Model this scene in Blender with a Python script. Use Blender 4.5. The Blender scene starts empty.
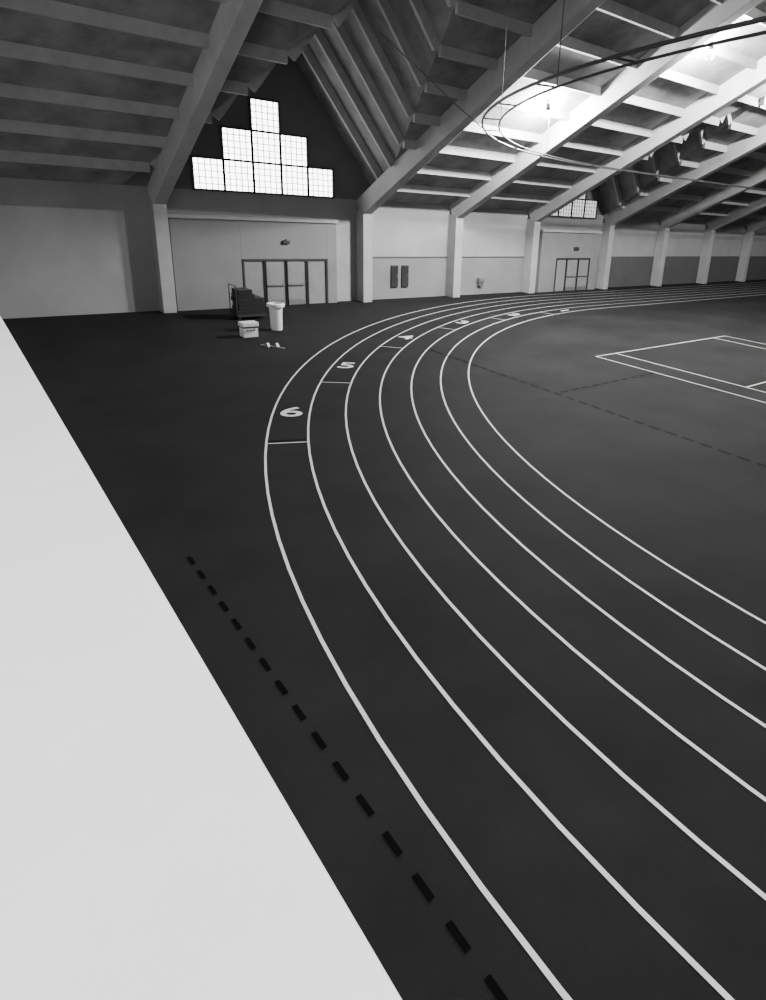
import bpy, math, random
from mathutils import Vector, Matrix
random.seed(3)
# ------------------------------------------------------------------ building data (metres)
# X runs along the window wall, Y towards it, Z up.
YW, YF, YC = 30.41, -26.81, 1.80      # window wall, opposite wall, hall centre line
XL, XR = -3.2, 94.0                   # end walls
ZE, SL = 5.2, 0.5                     # eaves height, roof slope
CX, CX2, TY = 29.68, 62.0, 1.66       # centres of the two bends, track centre line
R0, LW = 21.77, 0.897                 # inner lane line radius, lane width
BEAMS = [0.9, 7.49, 17.35, 23.4, 29.75, 37.4, 44.3, 51.2, 58.1, 65.0, 71.9, 78.8, 85.7]
DORM = [(12.42, 6.1, 1.3), (33.57, 3.82, 1.65)]

def roofz(y): return ZE + SL*(YW-y) if y >= YC else ZE + SL*(y-YF)

# ------------------------------------------------------------------ materials
def mat(name, col, rough=0.7, var=0.0, scale=3.0, bump=0.0, spec=0.4, detail=6, metal=0.0, fine=0.0, stretch=None):
    m = bpy.data.materials.new(name); m.use_nodes = True
    nt = m.node_tree; b = nt.nodes["Principled BSDF"]
    c = col if isinstance(col, tuple) else (col, col, col)
    b.inputs["Base Color"].default_value = (*c, 1)
    b.inputs["Roughness"].default_value = rough
    b.inputs["Specular IOR Level"].default_value = spec
    b.inputs["Metallic"].default_value = metal
    tc = nt.nodes.new("ShaderNodeTexCoord")
    mp = nt.nodes.new("ShaderNodeMapping")
    nt.links.new(tc.outputs["Object"], mp.inputs["Vector"])
    if stretch: mp.inputs["Scale"].default_value = stretch
    if var > 0:
        n = nt.nodes.new("ShaderNodeTexNoise"); n.inputs["Scale"].default_value = scale
        n.inputs["Detail"].default_value = detail; n.inputs["Roughness"].default_value = 0.6
        nt.links.new(mp.outputs[0], n.inputs["Vector"])
        r = nt.nodes.new("ShaderNodeValToRGB")
        r.color_ramp.elements[0].position = 0.3; r.color_ramp.elements[1].position = 0.7
        r.color_ramp.elements[0].color = (*[x*(1-var) for x in c], 1)
        r.color_ramp.elements[1].color = (*[min(1, x*(1+var)) for x in c], 1)
        nt.links.new(n.outputs["Fac"], r.inputs["Fac"])
        out = r.outputs["Color"]
        if fine > 0:
            n2 = nt.nodes.new("ShaderNodeTexNoise"); n2.inputs["Scale"].default_value = 60
            n2.inputs["Detail"].default_value = 3
            nt.links.new(mp.outputs[0], n2.inputs["Vector"])
            mr = nt.nodes.new("ShaderNodeMapRange")
            mr.inputs["From Min"].default_value = .3; mr.inputs["From Max"].default_value = .7
            mr.inputs["To Min"].default_value = 1-fine; mr.inputs["To Max"].default_value = 1+fine
            nt.links.new(n2.outputs["Fac"], mr.inputs["Value"])
            vm = nt.nodes.new("ShaderNodeVectorMath"); vm.operation = 'SCALE'
            nt.links.new(out, vm.inputs[0]); nt.links.new(mr.outputs[0], vm.inputs["Scale"])
            out = vm.outputs[0]
        nt.links.new(out, b.inputs["Base Color"])
    if bump > 0:
        n3 = nt.nodes.new("ShaderNodeTexNoise"); n3.inputs["Scale"].default_value = 25
        nt.links.new(mp.outputs[0], n3.inputs["Vector"])
        bp = nt.nodes.new("ShaderNodeBump"); bp.inputs["Strength"].default_value = bump
        bp.inputs["Distance"].default_value = 0.02
        nt.links.new(n3.outputs["Fac"], bp.inputs["Height"]); nt.links.new(bp.outputs[0], b.inputs["Normal"])
    return m

def emis(name, strength, col=(1, 1, 1)):
    m = bpy.data.materials.new(name); m.use_nodes = True
    b = m.node_tree.nodes["Principled BSDF"]
    b.inputs["Base Color"].default_value = (.8, .8, .8, 1)
    b.inputs["Emission Color"].default_value = (*col, 1)
    b.inputs["Emission Strength"].default_value = strength
    return m

M_floor = mat("rubber_floor", 0.0155, 0.8, 0.22, 0.6, 0.10, 0.06, fine=0.15)
M_infield = mat("infield_rubber", 0.0150, 0.8, 0.32, 0.35, 0.10, 0.06, fine=0.13)
M_line = mat("line_paint", 0.68, 0.6, 0.06, 5)
M_dash = mat("dash_tape", 0.0015, 0.7, 0.1, 5, spec=0.03)
M_wall = mat("painted_block_wall", 0.30, 0.8, 0.12, 0.5)
M_wall_mid = mat("wall_lower_paint", 0.20, 0.8, 0.12, 0.6)
M_wall_dk = mat("wall_dado", 0.08, 0.8, 0.10, 0.7)
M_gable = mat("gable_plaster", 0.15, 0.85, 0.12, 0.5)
M_white = mat("white_plaster", 0.88, 0.8, 0.03, 0.5)
M_vest = mat("vestibule_wall", 0.19, 0.8, 0.08, 0.8)
M_col = mat("concrete_column", 0.34, 0.75, 0.10, 1.5)
M_beam = mat("concrete_beam", 0.38, 0.7, 0.12, 1.2)
M_deck = mat("roof_deck", 0.20, 0.85, 0.40, 0.9, stretch=(1, 1, 1))
M_purl = mat("roof_purlin", 0.36, 0.8, 0.12, 2)
M_ledge = mat("parapet_concrete", 0.88, 0.7, 0.04, 2.5)
M_metal = mat("dark_metal", 0.03, 0.45, 0.1, 5, spec=0.5)
M_door = mat("door_panel", 0.22, 0.5, 0.10, 2)
M_doorfr = mat("door_frame", 0.03, 0.5, 0.1, 2)
M_dkglass = mat("door_glass", 0.03, 0.15, 0.1, 3, spec=0.6)
M_mull = mat("window_mullion", 0.05, 0.5, 0.1, 3)
M_plastic = mat("white_plastic", 0.75, 0.4, 0.03, 3)
M_black = mat("black_vinyl", 0.012, 0.5, 0.3, 3)
M_glow = emis("frosted_daylight_glass", 10.0)
M_glow2 = emis("frosted_shaded_glass", 0.9)
M_steel = mat("grey_steel", 0.25, 0.4, 0.1, 4, metal=0.6)

# ------------------------------------------------------------------ mesh builder
class MB:
    def __init__(s): s.v = []; s.f = []; s.m = []; s.mats = []
    def mi(s, m):
        if m not in s.mats: s.mats.append(m)
        return s.mats.index(m)
    def poly(s, pts, m):
        n = len(s.v); s.v += [tuple(p) for p in pts]; s.f.append(list(range(n, n+len(pts)))); s.m.append(s.mi(m))
    def hexa(s, c, m):
        n = len(s.v); s.v += [tuple(p) for p in c]; k = s.mi(m)
        for f in ((0,3,2,1),(4,5,6,7),(0,1,5,4),(1,2,6,5),(2,3,7,6),(3,0,4,7)):
            s.f.append([n+i for i in f]); s.m.append(k)
    def box(s, x0, x1, y0, y1, z0, z1, m):
        s.hexa([(x0,y0,z0),(x1,y0,z0),(x1,y1,z0),(x0,y1,z0),(x0,y0,z1),(x1,y0,z1),(x1,y1,z1),(x0,y1,z1)], m)
    def bar(s, p, q, w, d, m, drop=0.0):
        """bar from p to q; top face lies on the line pq lowered by drop"""
        p, q = Vector(p), Vector(q); t = (q-p).normalized()
        side = t.cross(Vector((0,0,1)));
        side = side.normalized() if side.length > 1e-4 else Vector((1,0,0))
        up = side.cross(t).normalized()
        a, b = p-up*drop, q-up*drop
        c = []
        for o in (a, b):
            c += [o-side*w/2-up*d, o+side*w/2-up*d, o+side*w/2, o-side*w/2]
        s.hexa([c[0],c[1],c[5],c[4],c[3],c[2],c[6],c[7]], m)
    def lathe(s, cx, cy, prof, m, n=28):
        base = len(s.v); k = s.mi(m)
        for r, z in prof:
            for i in range(n):
                a = 2*math.pi*i/n; s.v.append((cx+r*math.cos(a), cy+r*math.sin(a), z))
        for j in range(len(prof)-1):
            for i in range(n):
                i2 = (i+1) % n
                s.f.append([base+j*n+i, base+j*n+i2, base+(j+1)*n+i2, base+(j+1)*n+i]); s.m.append(k)
    def tube(s, pts, r, m, n=8, closed=False):
        base = len(s.v); k = s.mi(m); P = [Vector(p) for p in pts]; L = len(P)
        for j, p in enumerate(P):
            if closed: t = P[(j+1) % L]-P[j-1]
            else: t = P[min(j+1, L-1)]-P[max(j-1, 0)]
            t.normalize(); a = t.cross(Vector((0,0,1)))
            if a.length < 1e-3: a = Vector((1,0,0))
            a.normalize(); b = a.cross(t)
            for i in range(n):
                an = 2*math.pi*i/n; s.v.append(tuple(p+a*r*math.cos(an)+b*r*math.sin(an)))
        for j in range(L if closed else L-1):
            for i in range(n):
                i2 = (i+1) % n; j2 = (j+1) % L
                s.f.append([base+j*n+i, base+j*n+i2, base+j2*n+i2, base+j2*n+i]); s.m.append(k)
    def make(s, name, smooth=False, bevel=0.0, loc=None):
        me = bpy.data.meshes.new(name); me.from_pydata(s.v, [], s.f)
        for m in s.mats: me.materials.append(m)
        for p, k in zip(me.polygons, s.m): p.material_index = k; p.use_smooth = smooth
        me.update()
        ob = bpy.data.objects.new(name, me); bpy.context.collection.objects.link(ob)
        if bevel:
            bv = ob.modifiers.new("bevel", "BEVEL"); bv.width = bevel; bv.segments = 2; bv.limit_method = 'ANGLE'
        return ob

# ------------------------------------------------------------------ floor
b = MB(); b.box(XL, XR, YF, YW, -0.2, 0, M_floor); b.make("floor")

def stadium(r, z, n=96):
    pts = []
    for i in range(n+1):
        a = math.pi/2 + math.pi*i/n; pts.append((CX+r*math.cos(a), TY+r*math.sin(a), z))
    for i in range(n+1):
        a = -math.pi/2 + math.pi*i/n; pts.append((CX2+r*math.cos(a), TY+r*math.sin(a), z))
    return pts
b = MB(); b.poly(stadium(R0, 0.003), M_infield); b.make("infield_floor")

b = MB(); z = 0.007
for i in range(7):
    r = R0+i*LW; w = 0.024
    A, B = stadium(r-w, z), stadium(r+w, z); n = len(A)
    for j in range(n):
        k = (j+1) % n; b.poly([A[j], A[k], B[k], B[j]], M_line)
# staggered start lines
LN = {6:151.3, 5:140.5, 4:128.7, 3:117.7, 2:108.0, 1:98.5}
for lane, ang in LN.items():
    a = math.radians(ang+4.6); ri = R0+(lane-1)*LW; ro = ri+LW
    u = Vector((math.cos(a), math.sin(a), 0)); t = Vector((-math.sin(a), math.cos(a), 0))*0.02
    c = Vector((CX, TY, z))
    b.poly([c+u*ri-t, c+u*ro-t, c+u*ro+t, c+u*ri+t], M_line)
    t *= 1.6; c2 = c+Vector((math.sin(a), -math.cos(a), 0))*0.14
    b.poly([c2+u*(ri+.04)-t, c2+u*(ro-.04)-t, c2+u*(ro-.04)+t, c2+u*(ri+.04)+t], M_dash)
b.make("track_lane_lines")

# lane numbers
for lane, ang in LN.items():
    a = math.radians(ang); r = R0+(lane-0.5)*LW
    cu = bpy.data.curves.new("lane_number", "FONT"); cu.body = str(lane); cu.size = 1.05
    cu.align_x = 'CENTER'; cu.align_y = 'CENTER'; cu.offset = 0.014; cu.extrude = 0.0
    cu.materials.append(M_line)
    tmp = bpy.data.objects.new("tmp", cu); bpy.context.collection.objects.link(tmp)
    dg = bpy.context.evaluated_depsgraph_get()
    me = bpy.data.meshes.new_from_object(tmp.evaluated_get(dg))
    bpy.data.objects.remove(tmp)
    ob = bpy.data.objects.new("lane_number", me); bpy.context.collection.objects.link(ob)
    up = Vector((math.sin(a), -math.cos(a), 0)); rt = Vector((up.y, -up.x, 0))
    M = Matrix((( rt.x*1.15, up.x, 0, CX+r*math.cos(a)), (rt.y*1.15, up.y, 0, TY+r*math.sin(a)), (0,0,1,0.008), (0,0,0,1)))
    ob.matrix_world = M

# court lines in the infield
b = MB(); z = 0.009
def ln(x0, y0, x1, y1, w=0.05, m=M_line):
    if abs(x1-x0) > abs(y1-y0): b.poly([(x0,y0-w/2,z),(x1,y0-w/2,z),(x1,y0+w/2,z),(x0,y0+w/2,z)], m)
    else: b.poly([(x0-w/2,y0,z),(x0+w/2,y0,z),(x0+w/2,y1,z),(x0-w/2,y1,z)], m)
XA, XB, XC_, XD = 18.9, 20.12, 27.5, 28.6
for x in (XA, XB, XC_, XD): ln(x, -8.8, x, 15.05)
ln(XA, 15.05, XD, 15.05); ln(XA, -8.8, XD, -8.8)
ln(XB, 9.5, XC_, 9.5); ln(XB, -2.8, XC_, -2.8)
b.make("court_lines")
b = MB(); z = 0.010
y = -12.0
while y < 9.0:
    ln(2.17, y, 2.17, y+0.25, 0.06, M_dash); y += 0.46
y = -6.0
while y < 19.0:
    ln(13.68, y, 13.68, y+0.34, 0.10, M_dash); y += 0.5
x = 13.9
while x < 18.7:
    ln(x, 12.27, x+0.34, 12.27, 0.10, M_dash); x += 0.5
b.make("dashed_floor_marks")

# ------------------------------------------------------------------ walls
b = MB()
b.box(XL, 17.35, YW, YW+0.3, 0, ZE, M_wall)
b.box(17.35, 37.4, YW, YW+0.3, 2.3, ZE, M_wall); b.box(17.35, 37.4, YW, YW+0.3, 0, 2.3, M_wall_mid)
b.box(37.4, XR, YW, YW+0.3, 2.3, ZE, M_wall); b.box(37.4, XR, YW, YW+0.3, 0, 2.3, M_wall_dk)
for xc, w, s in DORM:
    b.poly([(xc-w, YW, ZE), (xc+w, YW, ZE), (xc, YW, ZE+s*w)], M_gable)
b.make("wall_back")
b = MB(); b.box(XL, XR, YF-0.3, YF, 0, ZE, M_wall); b.make("wall_front")
for nm, x, d, m in (("wall_left", XL, -0.3, M_white), ("wall_right", XR, 0.3, M_wall)):
    b = MB(); b.poly([(x, YF, 0), (x, YW, 0), (x, YW, ZE), (x, YC, roofz(YC)), (x, YF, ZE)], m); b.make(nm)

# ------------------------------------------------------------------ ceiling with two cross gables
b = MB(); zr = roofz(YC)
x = XL
edges = []
for xc, w, s in DORM: edges.append((xc-w, xc+w, xc, w, s))
for a0, a1, xc, w, s in edges:
    b.poly([(x, YW, ZE), (a0, YW, ZE), (a0, YC, zr), (x, YC, zr)], M_deck)
    ap = ZE+s*w; yr = YW-s*w/SL
    b.poly([(a0, YW, ZE), (xc, yr, ap), (xc, YC, zr), (a0, YC, zr)], M_deck)
    b.poly([(xc, yr, ap), (a1, YW, ZE), (a1, YC, zr), (xc, YC, zr)], M_deck)
    b.poly([(a0, YW, ZE), (xc, YW, ap), (xc, yr, ap)], M_deck)
    b.poly([(a1, YW, ZE), (xc, yr, ap), (xc, YW, ap)], M_deck)
    x = a1
b.poly([(x, YW, ZE), (XR, YW, ZE), (XR, YC, zr), (x, YC, zr)], M_deck)
b.poly([(XL, YF, ZE), (XR, YF, ZE), (XR, YC, zr), (XL, YC, zr)], M_deck)
b.make("ceiling")

# purlins
b = MB(); k = 1
PD, PW = 0.34, 0.16
while True:
    y = YW-1.75*k
    if y < YC+0.5: break
    zz = roofz(y)
    segs = []; x = XL
    for a0, a1, xc, w, s in edges:
        dz = SL*(YW-y)
        if dz < s*w:
            xv = w-dz/s
            segs.append((x, xc-xv)); x = xc+xv
            for sg in (-1, 1):
                b.bar((xc, y, ZE+s*w), (xc+sg*xv, y, zz), PW, PD, M_purl, -0.0)
    segs.append((x, XR))
    for s0, s1 in segs: b.box(s0, s1, y-PW/2, y+PW/2, zz-PD, zz+0.03, M_purl)
    k += 1
k = 1
while True:
    y = YF+1.75*k
    if y > YC-0.5: break
    zz = roofz(y); b.box(XL, XR, y-PW/2, y+PW/2, zz-PD, zz+0.03, M_purl); k += 1
for a0, a1, xc, w, s in edges:
    ap = ZE+s*w; yr = YW-s*w/SL
    b.bar((xc, YW, ap), (xc, yr, ap), 0.2, 0.42, M_purl)
b.make("ceiling_purlins")

# beams and columns
for x in BEAMS:
    b = MB()
    b.bar((x, YW, ZE), (x, YC, zr), 0.5, 0.92, M_beam, 0.0)
    b.bar((x, YF, ZE), (x, YC, zr), 0.5, 0.92, M_beam, 0.0)
    b.make("roof_beam", bevel=0.03)
    for yy, sg in ((YW, -1), (YF, 1)):
        b = MB()
        y0, y1 = sorted((yy, yy+sg*0.75))
        b.box(x-0.27, x+0.27, y0, y1, 0, 4.7, M_col)
        b.make("concrete_column", bevel=0.02)

# ------------------------------------------------------------------ windows
def pane_window(name, rows, zb, ps, pz, glow, sub=5):
    root = bpy.data.objects.new(name, None); bpy.context.collection.objects.link(root)
    g = MB(); f = MB()
    for j, (x0, n) in enumerate(rows):
        for i in range(n):
            a, c = x0+i*ps, zb+j*pz
            g.poly([(a, YW-0.05, c), (a+ps, YW-0.05, c), (a+ps, YW-0.05, c+pz), (a, YW-0.05, c+pz)], glow)
            f.box(a-0.045, a+0.045, YW-0.13, YW, c, c+pz, M_mull)
            f.box(a+ps-0.045, a+ps+0.045, YW-0.13, YW, c, c+pz, M_mull)
            f.box(a-0.045, a+ps+0.045, YW-0.13, YW, c-0.045, c+0.045, M_mull)
            f.box(a-0.045, a+ps+0.045, YW-0.13, YW, c+pz-0.045, c+pz+0.045, M_mull)
            for q in range(1, sub):
                f.box(a+ps*q/sub-0.016, a+ps*q/sub+0.016, YW-0.08, YW-0.04, c, c+pz, M_mull)
                f.box(a, a+ps, YW-0.08, YW-0.04, c+pz*q/sub-0.016, c+pz*q/sub+0.016, M_mull)
    for o, nm in ((g, "panes"), (f, "mullions")):
        ob = o.make(nm); ob.parent = root
pane_window("window_1", [(9.10, 5), (10.43, 3), (11.76, 1)], 5.22, 1.33, 1.33, M_glow)
pane_window("window_2", [(31.0, 4), (32.3, 2)], 4.95, 1.3, 1.2, M_glow2)

# ------------------------------------------------------------------ vestibules with doors
def vestibule(name, x0, x1, yo, zt, doors, dh=2.17):
    yf = YW-yo; b = MB(); ye = YW-0.01
    dx0, dx1 = doors[0][0], doors[-1][1]
    b.box(x0, dx0-0.08, yf, ye, 0, zt, M_vest); b.box(dx1+0.08, x1, yf, ye, 0, zt, M_vest)
    b.box(dx0-0.08, dx1+0.08, yf, ye, dh+0.08, zt, M_vest)
    b.box(x0-0.08, x1+0.08, yf-0.1, ye, zt, zt+0.16, M_col)
    b.make("entrance_vestibule", bevel=0.01)
    b = MB()
    b.box(dx0-0.08, dx1+0.08, yf-0.02, yf+0.12, dh, dh+0.09, M_doorfr)
    for a, c, kind in doors:
        b.box(a-0.05, a+0.03, yf-0.02, yf+0.12, 0, dh, M_doorfr); b.box(c-0.03, c+0.05, yf-0.02, yf+0.12, 0, dh, M_doorfr)
        b.box(a+0.03, c-0.03, yf+0.05, yf+0.10, 0.01, dh, M_door)
        if kind == 'door':
            b.box(a+0.16, c-0.16, yf+0.04, yf+0.06, 1.05, dh-0.2, M_door)
            b.box(a+0.1, c-0.1, yf-0.04, yf+0.0, 0.98, 1.03, M_steel)
            b.box(a+0.12, a+0.15, yf, yf+0.05, 0.98, 1.03, M_steel); b.box(c-0.15, c-0.12, yf, yf+0.05, 0.98, 1.03, M_steel)
            b.box(a+0.07, c-0.07, yf+0.04, yf+0.06, 0.03, 0.28, M_steel)
    b.make(name)
D = [(10.95, 11.95, 'panel'), (12.0, 13.02, 'door'), (13.06, 14.08, 'door'), (14.14, 15.16, 'panel')]
vestibule("door_1", 7.9, 15.75, 0.35, 4.0, D)
D = [(32.1, 33.1, 'panel'), (33.14, 34.3, 'door'), (34.34, 35.5, 'door')]
vestibule("door_2", 30.5, 36.4, 0.55, 3.95, D)

def signbox(name, x, z, y, w, h, m):
    b = MB(); b.box(x-w/2, x+w/2, y-0.1, y, z-h/2, z+h/2, M_metal); b.box(x-w/2+0.03, x+w/2-0.03, y-0.11, y-0.09, z-h/2+0.03, z+h/2-0.03, m)
    b.box(x-0.03, x+0.03, y-0.07, y-0.03, z+h/2, z+h/2+0.06, M_metal); return b.make(name)
signbox("exit_sign", 13.05, 3.05, YW-0.355, 0.34, 0.16, M_doorfr)
signbox("exit_sign", 33.9, 2.9, YW-0.555, 0.45, 0.2, M_doorfr)
for x in (19.45, 20.15):
    b = MB(); y = YW-0.005
    b.box(x-0.22, x+0.22, y-0.10, y, 0.65, 1.85, M_metal)
    b.box(x-0.17, x+0.17, y-0.12, y-0.09, 0.70, 1.80, M_dkglass)
    b.box(x+0.12, x+0.15, y-0.15, y-0.11, 1.2, 1.35, M_steel)
    b.make("fire_extinguisher_cabinet", bevel=0.008)
b = MB(); y = YW-0.005
b.box(25.5, 25.95, y-0.32, y, 0.78, 1.02, M_steel); b.box(25.56, 25.89, y-0.24, y, 0.55, 0.78, M_steel)
b.tube([(25.72, y-0.2, 1.02), (25.72, y-0.2, 1.07), (25.72, y-0.26, 1.09)], 0.012, M_steel)
b.make("drinking_fountain", bevel=0.02)
b = MB()
for i in (2, 3):
    b.box(BEAMS[i]+0.27, BEAMS[i+1]-0.27, YW-0.05, YW, 2.27, 2.32, M_wall_dk)
b.make("trim_1")

# ------------------------------------------------------------------ balcony on the left
b = MB()
b.box(XL+0.02, -0.1, YF+0.02, YW-0.02, 2.9, 3.1, M_ledge)
b.box(-0.28, 0.27, YF+0.02, YW-0.02, 0.01, 4.08, M_white)
b.box(-0.34, 0.33, YF+0.02, YW-0.02, 4.08, 4.2, M_ledge)
b.make("balcony_parapet", bevel=0.015)

# ------------------------------------------------------------------ divider net rail (follows inner lane)
b = MB(); ZN = 7.62
for r, rad in ((21.75, 0.034), (21.25, 0.026)):
    b.tube(stadium(r, ZN, 72), rad, M_metal, 8, True)
for i in range(0, 25):
    a = math.pi/2+math.pi*i/24
    p = Vector((CX+21.75*math.cos(a), TY+21.75*math.sin(a), ZN)); q = Vector((CX+21.25*math.cos(a), TY+21.25*math.sin(a), ZN))
    b.tube([p, q], 0.02, M_metal, 6)
    if i % 3 == 0: b.tube([q, (q.x, q.y, roofz(q.y))], 0.012, M_metal, 6)
b.tube([(15.3, 17.9, ZN), (14.7, 19.3, 8.65), (14.1, 20.9, 9.9), (13.6, 22.4, 11.0)], 0.018, M_metal, 6)
b.make("divider_net_rail", smooth=True)

# ------------------------------------------------------------------ objects on the floor
b = MB(); cx, cy = 10.1, 24.5
b.lathe(cx, cy, [(0.0, 0.0), (0.22, 0.0), (0.23, 0.03), (0.25, 0.85), (0.28, 0.92), (0.35, 0.95), (0.36, 1.04), (0.34, 1.08), (0.29, 1.09), (0.27, 1.0), (0.22, 0.3), (0.0, 0.3)], M_plastic)
b.make("trash_can", smooth=False)
b = MB()
b.box(8.40, 8.96, 23.5, 23.92, 0.0, 0.36, M_plastic); b.box(8.38, 8.98, 23.48, 23.94, 0.36, 0.41, M_metal); b.box(8.37, 8.99, 23.47, 23.95, 0.41, 0.56, M_plastic)
b.box(8.53, 8.83, 23.44, 23.48, 0.26, 0.29, M_metal); b.box(8.53, 8.56, 23.44, 23.5, 0.26, 0.32, M_metal); b.box(8.80, 8.83, 23.44, 23.5, 0.26, 0.32, M_metal)
b.make("picnic_cooler", bevel=0.03)
b = MB(); x0, x1, y0, y1 = 9.45, 10.7, 27.0, 27.9
for xx in (x0+0.12, x1-0.12):
    for yy in (y0+0.12, y1-0.12): b.lathe(xx, yy, [(0, 0), (0.06, 0), (0.07, 0.06), (0.06, 0.12), (0, 0.12)], M_metal, 12)
b.box(x0, x1, y0, y1, 0.12, 0.2, M_metal)
for i in range(6):
    j = 0.03*((i*7) % 3)
    b.box(x0+0.05+j, x1-0.05-0.10*i*(i > 3), y0+0.05, y1-0.05, 0.2+0.18*i, 0.37+0.18*i, M_black)
b.tube([(x0, y0+0.05, 0.2), (x0, y0+0.05, 1.45), (x0, y1-0.05, 1.45), (x0, y1-0.05, 0.2)], 0.025, M_metal)
b.make("gym_mat_cart", bevel=0.03)
b = MB()
p, q = Vector((8.5, 22.1, 0.03)), Vector((9.0, 21.2, 0.03)); b.bar(p, q, 0.07, 0.03, M_steel)
t = (q-p).normalized(); sd = Vector((t.y, -t.x, 0))
for k, s in ((0.35, 1), (0.6, -1)):
    c = p.lerp(q, k)+sd*0.09*s
    b.hexa([c-sd*0.06-t*0.1-Vector((0,0,.03)), c+sd*0.06-t*0.1-Vector((0,0,.03)), c+sd*0.06+t*0.08-Vector((0,0,.03)), c-sd*0.06+t*0.08-Vector((0,0,.03)),
            c-sd*0.06-t*0.02+Vector((0,0,.11)), c+sd*0.06-t*0.02+Vector((0,0,.11)), c+sd*0.06+t*0.02+Vector((0,0,.11)), c-sd*0.06+t*0.02+Vector((0,0,.11))], M_steel)
b.make("starting_block")

# ------------------------------------------------------------------ lamps at the ceiling glare, plus added fill lamps
def lamp(x, y, z, power, r=0.16, down=False):
    rz = roofz(y)
    b = MB()
    b.lathe(x, y, [(0.0, z+0.42), (0.09, z+0.42), (0.10, z+0.18), (0.16, z+0.16), (0.17, z+0.12), (0.0, z+0.12)], M_metal, 20)
    if down: b.lathe(x, y, [(0.16, z+0.16), (0.3, z+0.0), (0.36, z-0.2), (0.35, z-0.2), (0.29, z+0.0), (0.15, z+0.14)], M_metal, 24)  # reflector housing, only on the added fill downlights
    b.tube([(x, y, z+0.42), (x, y, rz)], 0.02, M_metal)
    if not down:
        for i in range(6):
            a = math.pi*i/3; c, s = math.cos(a), math.sin(a)
            b.tube([(x+0.16*c, y+0.16*s, z+0.14), (x+0.22*c, y+0.22*s, z), (x+0.14*c, y+0.14*s, z-0.2)], 0.008, M_metal, 5)
    b.make("ceiling_or_fill_lamp", smooth=False)
    l = bpy.data.lights.new("lamp_or_fill_bulb", "SPOT" if down else "POINT"); l.energy = power; l.shadow_soft_size = r
    if down: l.spot_size = math.radians(140); l.spot_blend = 0.6
    o = bpy.data.objects.new("lamp_or_fill_bulb", l); o.location = (x, y, z-(0.22 if down else 0.06)); bpy.context.collection.objects.link(o)
lamp(21.3, 21.2, 9.25, 10000, 0.30)
lamp(24.9, 15.9, 11.6, 14000, 0.32)
lamp(34.0, 15.6, 11.3, 6000)  # unseen lamp added as fill, brightens the right-hand ceiling
lamp(48.0, 15.6, 11.3, 3000)  # added fill lamp further along, out of view
lamp(62.0, 15.6, 11.3, 1500)  # added fill lamp towards the far end, out of view
lamp(34.0, -6.0, 13.0, 2000, down=True)  # unseen downlight added as fill, keeps light off the ceiling
lamp(18.0, -6.0, 13.0, 1500, down=True)  # another added fill downlight, unseen
lamp(3.0, -3.0, 14.0, 8000, down=True)  # unseen downlight added to brighten the balcony parapet

w = bpy.data.worlds.new("World"); bpy.context.scene.world = w; w.use_nodes = True
w.node_tree.nodes["Background"].inputs[0].default_value = (0.5, 0.5, 0.5, 1); w.node_tree.nodes["Background"].inputs[1].default_value = 1

# ------------------------------------------------------------------ camera (28 mm lens, tilted down, slight roll)
pit, rol, ua, H = 0.3229, 0.0641, 0.73, 5.252
cp, sp, cr, sr = math.cos(pit), math.sin(pit), math.cos(rol), math.sin(rol)
def rot(v):
    c, s = math.cos(ua), math.sin(ua); return Vector((c*v[0]+s*v[1], -s*v[0]+c*v[1], v[2]))
rt = rot((cr, sr*sp, sr*cp)); up = rot((-sr, cr*sp, cr*cp)); bk = -rot((0, cp, -sp))
cd = bpy.data.cameras.new("camera"); cam = bpy.data.objects.new("camera", cd); bpy.context.collection.objects.link(cam)
cam.matrix_world = Matrix(((rt.x, up.x, bk.x, 0), (rt.y, up.y, bk.y, 0), (rt.z, up.z, bk.z, H), (0, 0, 0, 1)))
cd.sensor_width = 36; cd.lens = 623/1000*36; cd.shift_x = -0.105; cd.shift_y = -0.084; cd.clip_start = 0.05; cd.clip_end = 300
bpy.context.scene.camera = cam
